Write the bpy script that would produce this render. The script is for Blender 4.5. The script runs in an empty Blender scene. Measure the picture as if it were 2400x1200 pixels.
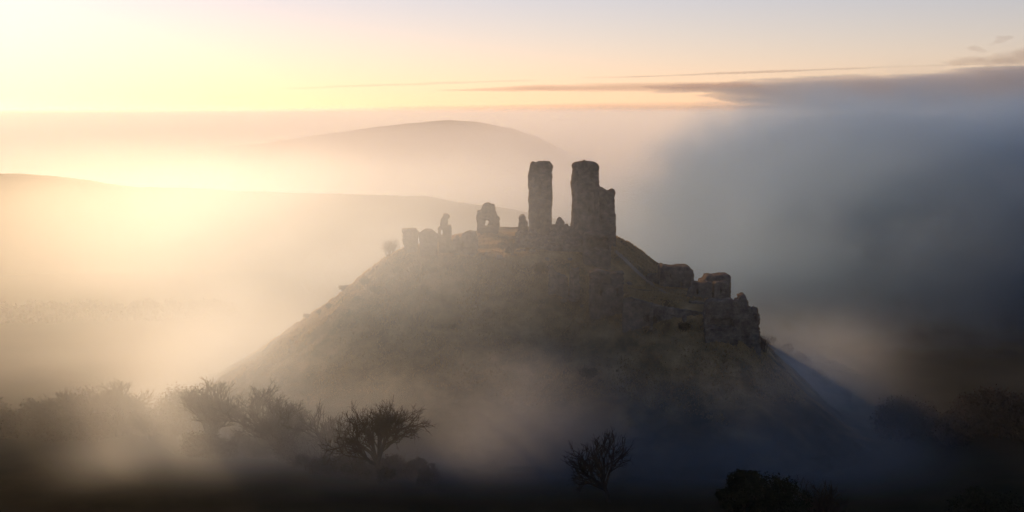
import bpy, math, random
import numpy as np

# ------------------------------------------------------------------ camera, sky, sun, exposure
F = 3485.0            # focal length in photograph pixels (2400 wide)
CZ = 89.0             # camera height
HY = 262.0            # horizon row in the photograph
scene = bpy.context.scene
cam_d = bpy.data.cameras.new("camera")
cam = bpy.data.objects.new("camera", cam_d)
scene.collection.objects.link(cam)
scene.camera = cam
cam.location = (0, 0, CZ)
cam.rotation_euler = (math.radians(90), 0, 0)
cam_d.sensor_width = 36.0
cam_d.lens = F / 2400 * 36
cam_d.shift_y = -(600 - HY) / 2400
cam_d.clip_start = 1.0
cam_d.clip_end = 80000

SUN_AZ = math.radians(-27.0)     # left of the view axis
SUN_EL = math.radians(12.5)
world = bpy.data.worlds.new("World")
scene.world = world
world.use_nodes = True
wn, wl = world.node_tree.nodes, world.node_tree.links
bg = wn["Background"]
sky = wn.new("ShaderNodeTexSky")
sky.sky_type = 'NISHITA'
sky.sun_disc = False
sky.sun_elevation = SUN_EL
sky.sun_rotation = SUN_AZ
sky.altitude = 90
sky.air_density = 1.0
sky.dust_density = 0.12
sky.ozone_density = 2.0
bg.inputs['Strength'].default_value = 0.09
tint = wn.new("ShaderNodeMix")            # white balance of the whole sky
tint.data_type = 'RGBA'
tint.blend_type = 'MULTIPLY'
tint.inputs['Factor'].default_value = 1.0
tint.inputs['B'].default_value = (1.24, 0.95, 1.10, 1)
wl.new(sky.outputs[0], tint.inputs['A'])
wl.new(tint.outputs['Result'], bg.inputs['Color'])

sun_d = bpy.data.lights.new("sun", 'SUN')
sun = bpy.data.objects.new("sun", sun_d)
scene.collection.objects.link(sun)
sun_d.energy = 4.5
sun_d.angle = math.radians(0.5)
sun_d.color = (1.0, 0.54, 0.24)
# lamp shines along -Z of its frame: point it from the sun's place at the scene
sun.rotation_euler = (math.radians(90) - SUN_EL, 0, math.pi - SUN_AZ)

vs = scene.view_settings
vs.view_transform = 'Standard'
vs.look = 'None'
vs.gamma = 1.0
vs.use_curve_mapping = False
vs.exposure = 0.0
scene.render.film_transparent = False
cy = scene.cycles
cy.use_denoising = True
cy.volume_bounces = 3
cy.use_adaptive_sampling = True
cy.adaptive_threshold = 0.035
cy.adaptive_min_samples = 16
cy.max_bounces = 6
cy.diffuse_bounces = 2
cy.glossy_bounces = 1
cy.transparent_max_bounces = 16
cy.volume_step_rate = 1.0

# ------------------------------------------------------------------ helpers
C = scene.collection
rng = np.random.default_rng(7)


def at(px, py, Y):
    """A point of the place that the photograph shows at this pixel, Y metres away."""
    return ((px - 1200) / F * Y, Y, CZ - (py - HY) / F * Y)


def link(name, me, mat=None, parent=None):
    o = bpy.data.objects.new(name, me)
    C.objects.link(o)
    if mat is not None and me is not None and not me.materials:
        me.materials.append(mat)
    if parent is not None:
        o.parent = parent
    return o


def mesh(name, v, f, smooth=False):
    me = bpy.data.meshes.new(name)
    v = np.asarray(v, dtype=np.float32).reshape(-1, 3)
    if isinstance(f, np.ndarray):
        n, k = f.shape
        me.vertices.add(len(v))
        me.vertices.foreach_set('co', v.ravel())
        me.loops.add(n * k)
        me.loops.foreach_set('vertex_index', f.astype(np.int32).ravel())
        me.polygons.add(n)
        me.polygons.foreach_set('loop_start', np.arange(0, n * k, k, dtype=np.int32))
        me.update(calc_edges=True)
    else:
        me.from_pydata(v.tolist(), [], f)
    if smooth:
        me.polygons.foreach_set('use_smooth', np.ones(len(me.polygons), dtype=bool))
    me.validate()
    return me


def tag(o, label=None, cat=None, group=None, kind=None):
    for k, val in (('label', label), ('category', cat), ('group', group), ('kind', kind)):
        if val:
            o[k] = val
    return o


def empty(name, loc):
    o = bpy.data.objects.new(name, None)
    C.objects.link(o)
    o.location = loc
    return o


def hash3(i, j, k, s):
    h = (i.astype(np.int64) * 374761393 + j.astype(np.int64) * 668265263 + k.astype(np.int64) * 2147483647 + s * 974634543) & 0xffffffff
    h = ((h ^ (h >> 13)) * 1274126177) & 0xffffffff
    h = (h ^ (h >> 16)) & 0xffffff
    return h / float(0xffffff)


def vnoise(x, y, z, s=0):
    """Value noise, about -1..1."""
    x, y, z = np.broadcast_arrays(np.asarray(x, float), np.asarray(y, float), np.asarray(z, float))
    xi, yi, zi = np.floor(x), np.floor(y), np.floor(z)
    fx, fy, fz = x - xi, y - yi, z - zi
    fx, fy, fz = (t * t * (3 - 2 * t) for t in (fx, fy, fz))
    r = 0
    for a in (0, 1):
        for b in (0, 1):
            for c in (0, 1):
                w = (fx if a else 1 - fx) * (fy if b else 1 - fy) * (fz if c else 1 - fz)
                r = r + w * hash3(xi + a, yi + b, zi + c, s)
    return r * 2 - 1


def fbm(x, y, z, o=4, s=0):
    r, a = 0, 1.0
    for k in range(o):
        r = r + a * vnoise(x * 2 ** k, y * 2 ** k, z * 2 ** k, s + k)
        a *= 0.5
    return r


def sd_poly(P, x, y):
    """Signed distance to a closed polygon (negative inside)."""
    P = np.asarray(P, float)
    d = np.full(np.shape(x), 1e9)
    ins = np.zeros(np.shape(x), bool)
    for (ax, ay), (bx, by) in zip(P, np.roll(P, -1, 0)):
        ex, ey = bx - ax, by - ay
        t = np.clip(((x - ax) * ex + (y - ay) * ey) / (ex * ex + ey * ey + 1e-12), 0, 1)
        d = np.minimum(d, np.hypot(x - ax - t * ex, y - ay - t * ey))
        if ay != by:
            c = ((ay > y) != (by > y)) & (x < ex * (y - ay) / (by - ay) + ax)
            ins ^= c
    return np.where(ins, -d, d)


def surface_net(S, org, h):
    """Quads round the region where S < 0; S is sampled on a grid of step h from org."""
    nx, ny, nz = S.shape
    I = S < 0
    c = [(a, b, d) for a in (0, 1) for b in (0, 1) for d in (0, 1)]
    sub = lambda A, o: A[o[0]:nx - 1 + o[0], o[1]:ny - 1 + o[1], o[2]:nz - 1 + o[2]]
    acc = np.zeros((nx - 1, ny - 1, nz - 1, 3))
    cnt = np.zeros((nx - 1, ny - 1, nz - 1))
    for p in c:
        for ax in range(3):
            if p[ax] == 0:
                q = list(p); q[ax] = 1
                A, B = sub(S, p), sub(S, q)
                m = (A < 0) != (B < 0)
                t = np.where(m, A / (A - B + 1e-30), 0)
                for k in range(3):
                    acc[..., k] += m * (p[k] + (t if k == ax else 0))
                cnt += m
    act = cnt > 0
    idx = -np.ones(act.shape, np.int64)
    idx[act] = np.arange(act.sum())
    ijk = np.argwhere(act)
    v = (ijk + acc[act] / cnt[act][:, None]) * h + np.asarray(org)
    quads = []
    for ax in range(3):
        o1 = [0, 0, 0]; o1[ax] = 1
        sl0 = [slice(1, -1)] * 3; sl1 = [slice(1, -1)] * 3
        sl0[ax] = slice(0, -1); sl1[ax] = slice(1, None)
        A, B = I[tuple(sl0)], I[tuple(sl1)]
        e = np.argwhere(A != B)
        if not len(e):
            continue
        off = np.ones(3, int); off[ax] = 0
        g = e + off
        b, d = [(1, 2), (2, 0), (0, 1)][ax]
        ub = np.zeros(3, int); ub[b] = 1
        ud = np.zeros(3, int); ud[d] = 1
        get = lambda w: idx[w[:, 0], w[:, 1], w[:, 2]]
        q = np.stack([get(g - ub - ud), get(g - ud), get(g), get(g - ub)], 1)
        flip = ~A[e[:, 0], e[:, 1], e[:, 2]]
        q[flip] = q[flip][:, ::-1]
        quads.append(q)
    return v, np.concatenate(quads)


# ------------------------------------------------------------------ materials
def new_mat(name):
    m = bpy.data.materials.new(name)
    m.use_nodes = True
    return m, m.node_tree, m.node_tree.nodes['Principled BSDF']


def noise_mat(name, cols, scale, rough=0.95, bump=0.3, bscale=None, stretch=(1, 1, 1), courses=None, seed=0.0):
    m, nt, b = new_mat(name)
    N, L = nt.nodes, nt.links
    geo = N.new('ShaderNodeNewGeometry')
    mp = N.new('ShaderNodeMapping')
    mp.inputs['Scale'].default_value = stretch
    mp.inputs['Location'].default_value = (seed, seed * 1.7, 0)
    L.new(geo.outputs['Position'], mp.inputs['Vector'])
    n1 = N.new('ShaderNodeTexNoise')
    n1.inputs['Scale'].default_value = scale
    n1.inputs['Detail'].default_value = 8
    n1.inputs['Roughness'].default_value = 0.62
    L.new(mp.outputs[0], n1.inputs['Vector'])
    r = N.new('ShaderNodeValToRGB')
    e = r.color_ramp.elements
    ps = np.linspace(0.30, 0.70, len(cols))
    e[0].position, e[0].color = ps[0], (*cols[0], 1)
    e[1].position, e[1].color = ps[-1], (*cols[-1], 1)
    for p, c in zip(ps[1:-1], cols[1:-1]):
        k = e.new(p); k.color = (*c, 1)
    L.new(n1.outputs['Fac'], r.inputs['Fac'])
    col = r.outputs['Color']
    n2 = N.new('ShaderNodeTexNoise')
    n2.inputs['Scale'].default_value = bscale or scale * 6
    n2.inputs['Detail'].default_value = 6
    n2.inputs['Roughness'].default_value = 0.7
    L.new(mp.outputs[0], n2.inputs['Vector'])
    h = n2.outputs['Fac']
    if courses:
        # masonry: use x+y along the wall so every face gets courses
        sep = N.new('ShaderNodeSeparateXYZ'); L.new(geo.outputs['Position'], sep.inputs[0])
        ad = N.new('ShaderNodeMath'); ad.operation = 'ADD'
        L.new(sep.outputs['X'], ad.inputs[0]); L.new(sep.outputs['Y'], ad.inputs[1])
        cb = N.new('ShaderNodeCombineXYZ'); L.new(ad.outputs[0], cb.inputs['X']); L.new(sep.outputs['Z'], cb.inputs['Y'])
        br = N.new('ShaderNodeTexBrick')
        br.inputs['Scale'].default_value = 1.0
        br.inputs['Brick Width'].default_value = courses[0]
        br.inputs['Row Height'].default_value = courses[1]
        br.inputs['Mortar Size'].default_value = 0.05
        br.inputs['Mortar Smooth'].default_value = 0.6
        br.inputs['Color1'].default_value = (1.15, 1.12, 1.08, 1)
        br.inputs['Color2'].default_value = (0.78, 0.78, 0.80, 1)
        br.inputs['Mortar'].default_value = (0.55, 0.55, 0.55, 1)
        L.new(cb.outputs[0], br.inputs['Vector'])
        mx = N.new('ShaderNodeMix'); mx.data_type = 'RGBA'; mx.blend_type = 'MULTIPLY'
        mx.inputs['Factor'].default_value = 0.5
        L.new(col, mx.inputs['A']); L.new(br.outputs['Color'], mx.inputs['B'])
        col = mx.outputs['Result']
        md = N.new('ShaderNodeMath'); md.operation = 'MULTIPLY_ADD'
        L.new(br.outputs['Fac'], md.inputs[0]); md.inputs[1].default_value = -0.6; L.new(h, md.inputs[2])
        h = md.outputs[0]
    L.new(col, b.inputs['Base Color'])
    b.inputs['Roughness'].default_value = rough
    b.inputs['Specular IOR Level'].default_value = 0.0
    if bump:
        bp = N.new('ShaderNodeBump')
        bp.inputs['Strength'].default_value = bump
        bp.inputs['Distance'].default_value = 0.4
        L.new(h, bp.inputs['Height'])
        L.new(bp.outputs[0], b.inputs['Normal'])
    return m


M_STONE = noise_mat('weathered_limestone', [(.085, .075, .06), (.17, .15, .115), (.27, .235, .18)], 0.55, bump=0.8, bscale=3.0, courses=(0.8, 0.38))
M_RUBBLE = noise_mat('rubble_core', [(.08, .07, .055), (.16, .14, .11), (.26, .225, .175)], 0.9, bump=0.9, bscale=2.5)
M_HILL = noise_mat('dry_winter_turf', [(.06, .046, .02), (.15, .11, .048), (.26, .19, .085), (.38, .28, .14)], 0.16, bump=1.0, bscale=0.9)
# the turf colour blends into the darker ground colour towards the foot of the mound
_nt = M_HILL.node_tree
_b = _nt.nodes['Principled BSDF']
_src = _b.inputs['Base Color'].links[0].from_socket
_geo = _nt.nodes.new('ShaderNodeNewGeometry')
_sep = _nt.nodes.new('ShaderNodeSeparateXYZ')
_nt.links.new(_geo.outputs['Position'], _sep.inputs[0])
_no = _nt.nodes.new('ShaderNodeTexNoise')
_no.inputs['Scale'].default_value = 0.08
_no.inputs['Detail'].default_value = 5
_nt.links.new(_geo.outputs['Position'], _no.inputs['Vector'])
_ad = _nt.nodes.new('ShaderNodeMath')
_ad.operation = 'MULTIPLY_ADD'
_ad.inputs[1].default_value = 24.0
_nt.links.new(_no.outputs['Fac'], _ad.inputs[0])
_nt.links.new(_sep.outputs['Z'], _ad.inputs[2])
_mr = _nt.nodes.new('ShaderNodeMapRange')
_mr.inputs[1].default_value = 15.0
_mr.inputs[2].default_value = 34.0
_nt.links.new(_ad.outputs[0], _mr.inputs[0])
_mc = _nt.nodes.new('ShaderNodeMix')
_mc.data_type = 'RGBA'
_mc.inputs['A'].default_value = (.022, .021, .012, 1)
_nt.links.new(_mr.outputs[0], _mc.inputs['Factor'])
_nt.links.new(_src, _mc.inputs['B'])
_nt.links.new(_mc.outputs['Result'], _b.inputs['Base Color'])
M_GRASS = noise_mat('dead_grass', [(.12, .088, .04), (.26, .19, .085), (.40, .30, .15)], 0.35, bump=0)
# dead grass lets some of the low sun through its blades
_nt = M_GRASS.node_tree
_tr = _nt.nodes.new('ShaderNodeBsdfTranslucent')
_tr.inputs['Color'].default_value = (0.42, 0.31, 0.15, 1)
_mx = _nt.nodes.new('ShaderNodeMixShader')
_mx.inputs['Fac'].default_value = 0.5
_b = _nt.nodes['Principled BSDF']
_out = _nt.nodes['Material Output']
_nt.links.new(_b.outputs[0], _mx.inputs[1])
_nt.links.new(_tr.outputs[0], _mx.inputs[2])
_nt.links.new(_mx.outputs[0], _out.inputs['Surface'])
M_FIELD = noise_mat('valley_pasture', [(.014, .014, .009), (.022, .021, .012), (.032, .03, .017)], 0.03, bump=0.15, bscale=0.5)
M_DOWN = noise_mat('downland', [(.06, .06, .03), (.10, .09, .045), (.15, .125, .065)], 0.01, bump=0.5, bscale=0.12)
M_BARK = noise_mat('bark', [(.035, .03, .025), (.06, .05, .04)], 2.0, bump=0.3)
M_TWIG = noise_mat('twigs', [(.04, .032, .025), (.065, .05, .038)], 1.0, bump=0)
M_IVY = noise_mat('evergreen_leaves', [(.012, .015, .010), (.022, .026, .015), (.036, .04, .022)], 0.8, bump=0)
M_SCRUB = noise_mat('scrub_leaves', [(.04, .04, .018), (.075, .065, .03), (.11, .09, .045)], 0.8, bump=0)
M_PATH = noise_mat('lit_bank_strip', [(.22, .19, .14), (.33, .29, .22)], 0.5, bump=0.4)  # paleness stands for light falling on the bank


# ------------------------------------------------------------------ terrain
def drop(d, pts):
    p = np.asarray(pts, float)
    return np.interp(d, p[:, 0], p[:, 1])


P1 = [(-33, 438), (-22, 432), (8, 430), (20, 438), (30, 445), (32, 470), (20, 487), (-6, 487), (-20, 462), (-33, 446)]
P2 = [(24, 408), (44, 402.5), (57, 402), (59.5, 412), (60, 440), (54, 462), (40, 470), (25, 450)]
D1 = [(-5, 0), (0, 0.3), (5, 3), (12, 8.5), (22, 16), (42, 31), (60, 42), (80, 50), (110, 56), (160, 58)]
D2 = [(-5, 0), (0, .4), (3, 2.5), (7, 7.5), (14, 15), (20, 20), (32, 29), (50, 37), (80, 43), (110, 50), (160, 54)]


def hill_z(x, y):
    x, y = np.asarray(x, float), np.asarray(y, float)
    w = 2.2 * vnoise(x / 14, y / 14, 0.3, 11)
    d1 = sd_poly(P1, x, y) + w
    d2 = sd_poly(P2, x, y) + w * 0.5
    z1 = 47.7 + (y - 433) * 0.072 - drop(d1, D1)
    z2 = 39.3 - np.clip(x - 28, -5, 60) * 0.085 - drop(d2, D2)
    k = 3.0
    m = np.clip(0.5 + 0.5 * (z1 - z2) / k, 0, 1)
    z = z2 + (z1 - z2) * m + k * m * (1 - m) * 0.5
    slope = np.clip(np.minimum(d1, d2) / 12, 0.25, 1)
    # sheep tracks follow the contours of the steep turf
    tracks = 0.20 * np.sin(2 * math.pi * z / 2.1 + 2.5 * vnoise(x / 11, y / 11, 0.6, 15)) * np.clip(0.5 + vnoise(x / 17, y / 17, 0.2, 16), 0, 1)
    return z + slope * (1.05 * fbm(x / 9, y / 9, 0.7, 3, 3) + 0.36 * fbm(x / 2.2, y / 2.2, 0.1, 2, 5) + tracks)


def ground_z(x, y):
    x, y = np.asarray(x, float), np.asarray(y, float)
    z = 1.0 + 1.2 * fbm(x / 160, y / 160, 0.2, 3, 21)
    # the hill the camera stands on falls away steeply
    z = np.maximum(z, 86.9 - 0.31 * np.maximum(y, 0) - 0.0002 * x * x + 1.0 * vnoise(x / 30, y / 30, .4, 9))
    return z


def axis(lo, hi, fine_lo, fine_hi, step, growth=1.12):
    a = list(np.arange(fine_lo, fine_hi + 1e-6, step))
    s = step
    while a[-1] < hi:
        s *= growth; a.append(a[-1] + s)
    s = step
    while a[0] > lo:
        s *= growth; a.insert(0, a[0] - s)
    return np.array(a)


def sheet(name, xs, ys, zf, mat):
    X, Y = np.meshgrid(xs, ys, indexing='ij')
    Z = zf(X, Y)
    n, m = X.shape
    i = np.arange(n * m).reshape(n, m)
    f = np.stack([i[:-1, :-1], i[1:, :-1], i[1:, 1:], i[:-1, 1:]], -1).reshape(-1, 4)
    me = mesh(name, np.stack([X, Y, Z], -1).reshape(-1, 3), f, True)
    return link(name, me, mat)


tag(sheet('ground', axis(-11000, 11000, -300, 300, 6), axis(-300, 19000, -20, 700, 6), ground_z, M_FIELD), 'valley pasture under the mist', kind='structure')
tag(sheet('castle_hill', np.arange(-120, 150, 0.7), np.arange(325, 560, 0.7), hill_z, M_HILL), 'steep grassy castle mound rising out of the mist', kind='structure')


def ridge_z(x, y):
    # long down at the left: crest falls away to the right behind the castle
    cx = np.interp(x, [-1600, -700, -330, -250, -150, -60, 0, 60, 140], [38, 42, 48, 38, 35, 30, 21, 7, -14])
    e = np.exp(-np.abs((y - 1010 - 0.10 * x) / 170) ** 2.2)
    return -14 + (cx + 14) * e + 2.2 * fbm(x / 60, y / 60, .5, 4, 31) * e


def far_z(x, y):
    cx = np.interp(x, [-1500, -700, -350, -220, -150, -90, -50, 0, 35, 62, 120, 240], [10, 16, 44, 63, 72, 77, 75, 67, 55, 41, 10, -16])
    e = np.exp(-np.abs((y - 2000) / 330) ** 2.2)
    return -16 + (cx + 16) * e + 2.0 * fbm(x / 90, y / 90, .5, 4, 41) * e


tag(sheet('ridge_hill', np.arange(-1600, 150, 9), np.arange(640, 1400, 9), ridge_z, M_DOWN), 'long misty down sloping behind the castle', kind='structure')
tag(sheet('distant_hill', np.arange(-1500, 250, 12), np.arange(1350, 2700, 14), far_z, M_DOWN), 'pale far hill above the fog', kind='structure')

# ------------------------------------------------------------------ ruins
def solid(name, Y, poly, depth, mat, parent=None, holes=(), h=0.28, rough=0.35, seed=0, yoff=0.0, taper=0.0, niches=(), base=None, loc=None, slant=0.0):
    """A crumbling masonry solid: outline in photograph pixels at distance Y, real depth in metres,
    openings cut right through (holes) or part of the way in from the front (niches)."""
    P = np.array([[(px - 1200) / F * Y, CZ - (py - HY) / F * Y] for px, py in poly])
    x0, z0 = P.min(0); x1, z1 = P.max(0)
    pad = 3 * h + rough
    xs = np.arange(x0 - pad, x1 + pad, h); zs = np.arange(z0 - pad, z1 + pad, h)
    ys = np.arange(-depth / 2 - pad, depth / 2 + pad, h)
    X, Z = np.meshgrid(xs, zs, indexing='ij')
    d2 = sd_poly(P, X, Z)
    for hp in list(holes):
        Q = [((px - 1200) / F * Y, CZ - (py - HY) / F * Y) for px, py in hp]
        d2 = np.maximum(d2, -sd_poly(Q, X, Z))
    yy = ys[None, :, None]
    thick = depth / 2 - taper * (Z - z0)[:, None, :] / max(z1 - z0, 1e-3)
    S = np.maximum(d2[:, None, :], np.abs(yy - slant * (X - x0)[:, None, :]) - thick)
    for hp, dd in niches:
        Q = [((px - 1200) / F * Y, CZ - (py - HY) / F * Y) for px, py in hp]
        n2 = sd_poly(Q, X, Z)[:, None, :]
        cut = np.maximum(n2, (yy + depth / 2) - dd)
        S = np.maximum(S, -cut)
    gx = xs[:, None, None] + yy * 0; gx = np.broadcast_to(gx, S.shape)
    gy = np.broadcast_to(yy, S.shape) + Y
    gz = np.broadcast_to(zs[None, None, :], S.shape)
    near = np.abs(S) < 1.8
    e = np.zeros(S.shape)
    a, b, c = gx[near], gy[near], gz[near]
    # lost facing stones in courses, then crumbled edges
    row = np.floor(c / 0.55)
    blk = hash3(np.floor(a / 0.95 + 0.5 * (row % 2)), np.floor(b / 0.95), row, seed)
    e[near] = rough * (0.34 * fbm(a / 1.9, b / 1.9, c / 1.9, 2, seed) + 0.35 * vnoise(a / .6, b / .6, c / .6, seed + 5) + 1.0 * (blk - 0.5))
    S = S + e
    v, f = surface_net(S, (xs[0], ys[0] + Y + yoff, zs[0]), h)
    org = np.array(loc) if loc is not None else np.zeros(3)
    me = mesh(name, v - org, f, False)
    return link(name, me, mat, parent)


def ruin(name, label, cat, Y, base_px, parts, group=None):
    """A ruin: an Empty at its foot with its masonry parts under it."""
    loc = at(base_px[0], base_px[1], Y)
    t = empty(name, loc)
    tag(t, label, cat, group, 'thing')
    for k, pt in enumerate(parts):
        pt = dict(pt)
        nm = pt.pop('name'); mat = pt.pop('mat', M_STONE); YY = pt.pop('Y', Y)
        solid(nm, YY, pt.pop('poly'), pt.pop('depth'), mat, t, loc=loc, seed=hash_name(name) + k, **pt)
    return t


def hash_name(s):
    return sum(ord(c) * (i + 1) for i, c in enumerate(s)) % 9973


def rect(x0, y0, x1, y1):
    return [(x0, y1), (x0, y0), (x1, y0), (x1, y1)]


ruin('keep_tower', 'tall square keep tower standing alone with chipped flat top', 'tower', 452, (1266, 560), [
    dict(name='wall', depth=7.5, poly=[(1240, 578), (1241, 540), (1239, 505), (1240, 475), (1238, 470), (1241, 445), (1238, 438), (1238, 412), (1241, 398), (1243, 384), (1248, 379), (1254, 380), (1258, 382.5), (1262, 379.5), (1272, 379), (1287, 379), (1292, 383), (1296, 390), (1294, 398), (1292, 402), (1294, 416), (1292, 425), (1294, 445), (1294, 470), (1292, 486), (1292, 530), (1293, 578)], rough=0.3),
    dict(name='buttress', depth=0.9, yoff=-3.9, poly=[(1243, 578), (1244, 470), (1246, 400), (1252, 400), (1253, 470), (1253, 578)], rough=0.2),
    dict(name='buttress', depth=0.9, yoff=-3.9, poly=[(1262, 578), (1263, 470), (1263, 408), (1269, 408), (1270, 470), (1270, 578)], rough=0.2),
    dict(name='buttress', depth=0.9, yoff=-3.9, poly=[(1281, 578), (1281, 470), (1281, 404), (1289, 404), (1289.5, 470), (1290, 578)], rough=0.2),
    dict(name='string_course', depth=0.6, yoff=-3.85, poly=rect(1240, 474, 1293, 477.5), rough=0.12, h=0.22),
    dict(name='parapet', depth=8.0, poly=[(1244, 393), (1247, 380), (1258, 382), (1262, 378.6), (1288, 378.6), (1295, 389), (1293, 395)], rough=0.25),
])
ruin('keep_wall', 'massive keep wall, its stump of a lower wing stepping down beside it', 'ruin', 450, (1385, 565), [
    dict(name='wall', depth=8.5, poly=[(1336, 582), (1337, 540), (1340, 520), (1341, 495), (1342, 470), (1341, 445), (1338, 430), (1340, 420), (1342, 405), (1344, 396), (1341, 389), (1344, 384), (1349, 380), (1358, 380), (1365, 377.5), (1367, 379), (1369, 373.5), (1373, 378), (1380, 378.5), (1393, 379.5), (1400, 384), (1402.5, 390), (1402, 434), (1403, 470), (1404, 582)], rough=0.3,
         niches=[([(1378, 505), (1378, 487), (1381, 483), (1384, 487), (1384, 505)], 1.6), ([(1360, 452), (1360, 440), (1364, 440), (1364, 452)], 1.4), ([(1383, 420), (1383, 404), (1386, 400), (1389, 404), (1389, 420)], 1.0)]),
    dict(name='wing_wall', depth=7.0, yoff=1.4, poly=[(1402, 585), (1401.5, 434), (1407, 440), (1413, 440), (1416, 444), (1424, 447.5), (1431, 446), (1434, 443.5), (1441, 446), (1441, 456), (1437, 463), (1439.5, 468), (1440, 490), (1441.5, 503), (1443, 512), (1442, 585)], rough=0.32,
         niches=[([(1404.5, 530), (1404.5, 508), (1408, 508), (1408, 530)], 2.0)]),
    dict(name='buttress', depth=1.1, yoff=-4.5, poly=[(1341, 582), (1343, 500), (1345, 402), (1353, 402), (1354, 500), (1355, 582)], rough=0.22),
    dict(name='buttress', depth=1.1, yoff=-4.5, poly=[(1391, 582), (1391, 500), (1391, 440), (1399, 436), (1400, 500), (1402, 582)], rough=0.22),
])
ruin('broken_wall', 'low broken wall with a rounded stump linking the two keep towers', 'ruin', 449, (1314, 560), [
    dict(name='wall', depth=3.0, mat=M_RUBBLE, poly=[(1284, 580), (1288, 530), (1297, 526), (1302, 526), (1310, 528), (1322, 527), (1330, 526), (1334, 530), (1341, 527), (1341, 580)], holes=[rect(1333, 543, 1335.5, 549)], rough=0.4),
    dict(name='stump', depth=2.6, mat=M_RUBBLE, poly=[(1302, 535), (1303, 521), (1306, 513), (1312, 508.5), (1318, 512), (1322, 520), (1322, 535)], rough=0.3),
])
ruin('wall_stub', 'thin leaning wall stub close beside the lone keep tower', 'ruin', 456, (1226, 545), [
    dict(name='wall', depth=2.2, mat=M_RUBBLE, poly=[(1209, 565), (1214, 533), (1217, 520), (1216, 512), (1219, 505), (1229, 502), (1232, 508), (1232, 515), (1236, 520), (1238, 536), (1240, 565)], rough=0.32),
])
ruin('window_ruin', 'broad broken gable pierced by one small ragged window', 'ruin', 470, (1144, 548), [
    dict(name='wall', depth=2.6, poly=[(1118, 566), (1119, 530), (1117, 512), (1119, 494), (1127, 492), (1132, 479), (1139, 474.5), (1148, 475), (1152, 477.5), (1159, 478.5), (1161, 486), (1161, 494), (1165, 504), (1172, 511), (1169.5, 516), (1171, 528), (1167, 545), (1167, 566)],
         holes=[[(1136.5, 530), (1137, 519), (1140.5, 515.5), (1145.5, 518.5), (1143.5, 530)]], rough=0.3, h=0.24),
])
ruin('chimney_ruin', 'slender stepped ruin like a chimney with one slit window', 'ruin', 436, (1043, 573), [
    dict(name='wall', depth=2.2, poly=[(1029, 592), (1028, 545), (1026.5, 535), (1028, 531), (1033, 529.5), (1057, 527), (1058, 540), (1058, 592)], holes=[rect(1032.4, 536.5, 1038.4, 551.5)], rough=0.25, h=0.22),
    dict(name='upper_wall', depth=1.7, poly=[(1032, 534), (1033, 513), (1036, 510), (1039, 504), (1037, 498.5), (1049, 500), (1053, 504), (1053, 510), (1050, 514), (1049.5, 526), (1052, 534)], rough=0.24, h=0.22),
])
ruin('fallen_wall_block', 'square mushroom-like lump of fallen masonry at the very left of the hilltop', 'ruin', 437, (962, 578), [
    dict(name='masonry', depth=3.6, mat=M_RUBBLE, poly=[(951, 596), (948, 577), (944, 563), (944.5, 546), (941, 541), (943.5, 535.5), (960, 534.5), (974, 535.5), (981, 545), (979, 562), (977, 596)], rough=0.3, slant=0.12),
])
ruin('fallen_wall_block', 'domed tilted lump of fallen masonry just left of the chimney-like ruin', 'ruin', 434, (1005, 583), [
    dict(name='masonry', depth=4.2, mat=M_RUBBLE, poly=[(987, 600), (985, 580), (984, 560), (981, 547), (990, 541), (998, 537), (1011, 537), (1018, 542), (1027, 551), (1025, 565), (1023, 600)], rough=0.3, slant=-0.15),
])
ruin('fallen_wall_block', 'rough round-topped block of masonry right of the chimney-like ruin', 'ruin', 434, (1101, 582), [
    dict(name='masonry', depth=4.0, mat=M_RUBBLE, poly=[(1087, 600), (1083, 570), (1083, 552), (1090, 545), (1100, 541.5), (1112, 544), (1120, 553), (1119, 575), (1116, 600)], rough=0.42),
])
ruin('fallen_wall_block', 'small pointed block between the chimney-like ruin and the round-topped block', 'ruin', 437, (1070, 578), [
    dict(name='masonry', depth=2.6, mat=M_RUBBLE, poly=[(1057, 595), (1060, 566), (1070, 552), (1080, 559), (1084, 572), (1084, 595)], rough=0.4),
])
ruin('rubble_wall', 'low rubble wall running along the foot of the lone keep tower', 'ruin', 443, (1250, 575), [
    dict(name='wall', depth=2.4, mat=M_RUBBLE, poly=[(1206, 600), (1209, 545), (1222, 541), (1240, 544), (1250, 538), (1262, 545), (1276, 552), (1290, 556), (1292, 600)], rough=0.5),
])
ruin('rubble_wall', 'rough rubble wall below the gap between the two keep towers', 'ruin', 440, (1310, 585), [
    dict(name='wall', depth=3.0, mat=M_RUBBLE, poly=[(1252, 615), (1256, 566), (1272, 560), (1290, 554), (1312, 548), (1338, 552), (1352, 558), (1366, 553), (1366, 615)], rough=0.55),
])
ruin('undercroft', 'square stone block with a deep black opening under the tallest ruin', 'ruin', 436, (1400, 600), [
    dict(name='wall', depth=6.0, poly=[(1366, 632), (1366, 556), (1372, 548), (1398, 546), (1424, 549), (1431, 552), (1430, 632)], rough=0.3,
         niches=[([(1376, 581), (1378, 560), (1388, 553), (1427, 554), (1427, 583), (1400, 581)], 4.0)]),
    dict(name='lintel', depth=6.6, poly=[(1364, 553), (1372, 545), (1400, 543.5), (1428, 546), (1433, 552), (1400, 551)], rough=0.22),
])
ruin('curved_wall', 'low curved wall remnant on the slope below the keep', 'ruin', 418, (1310, 650), [
    dict(name='wall', depth=2.0, mat=M_RUBBLE, poly=[(1284, 705), (1287, 626), (1293, 620), (1300, 634), (1312, 642), (1330, 648), (1334, 705)], rough=0.35),
])
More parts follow.
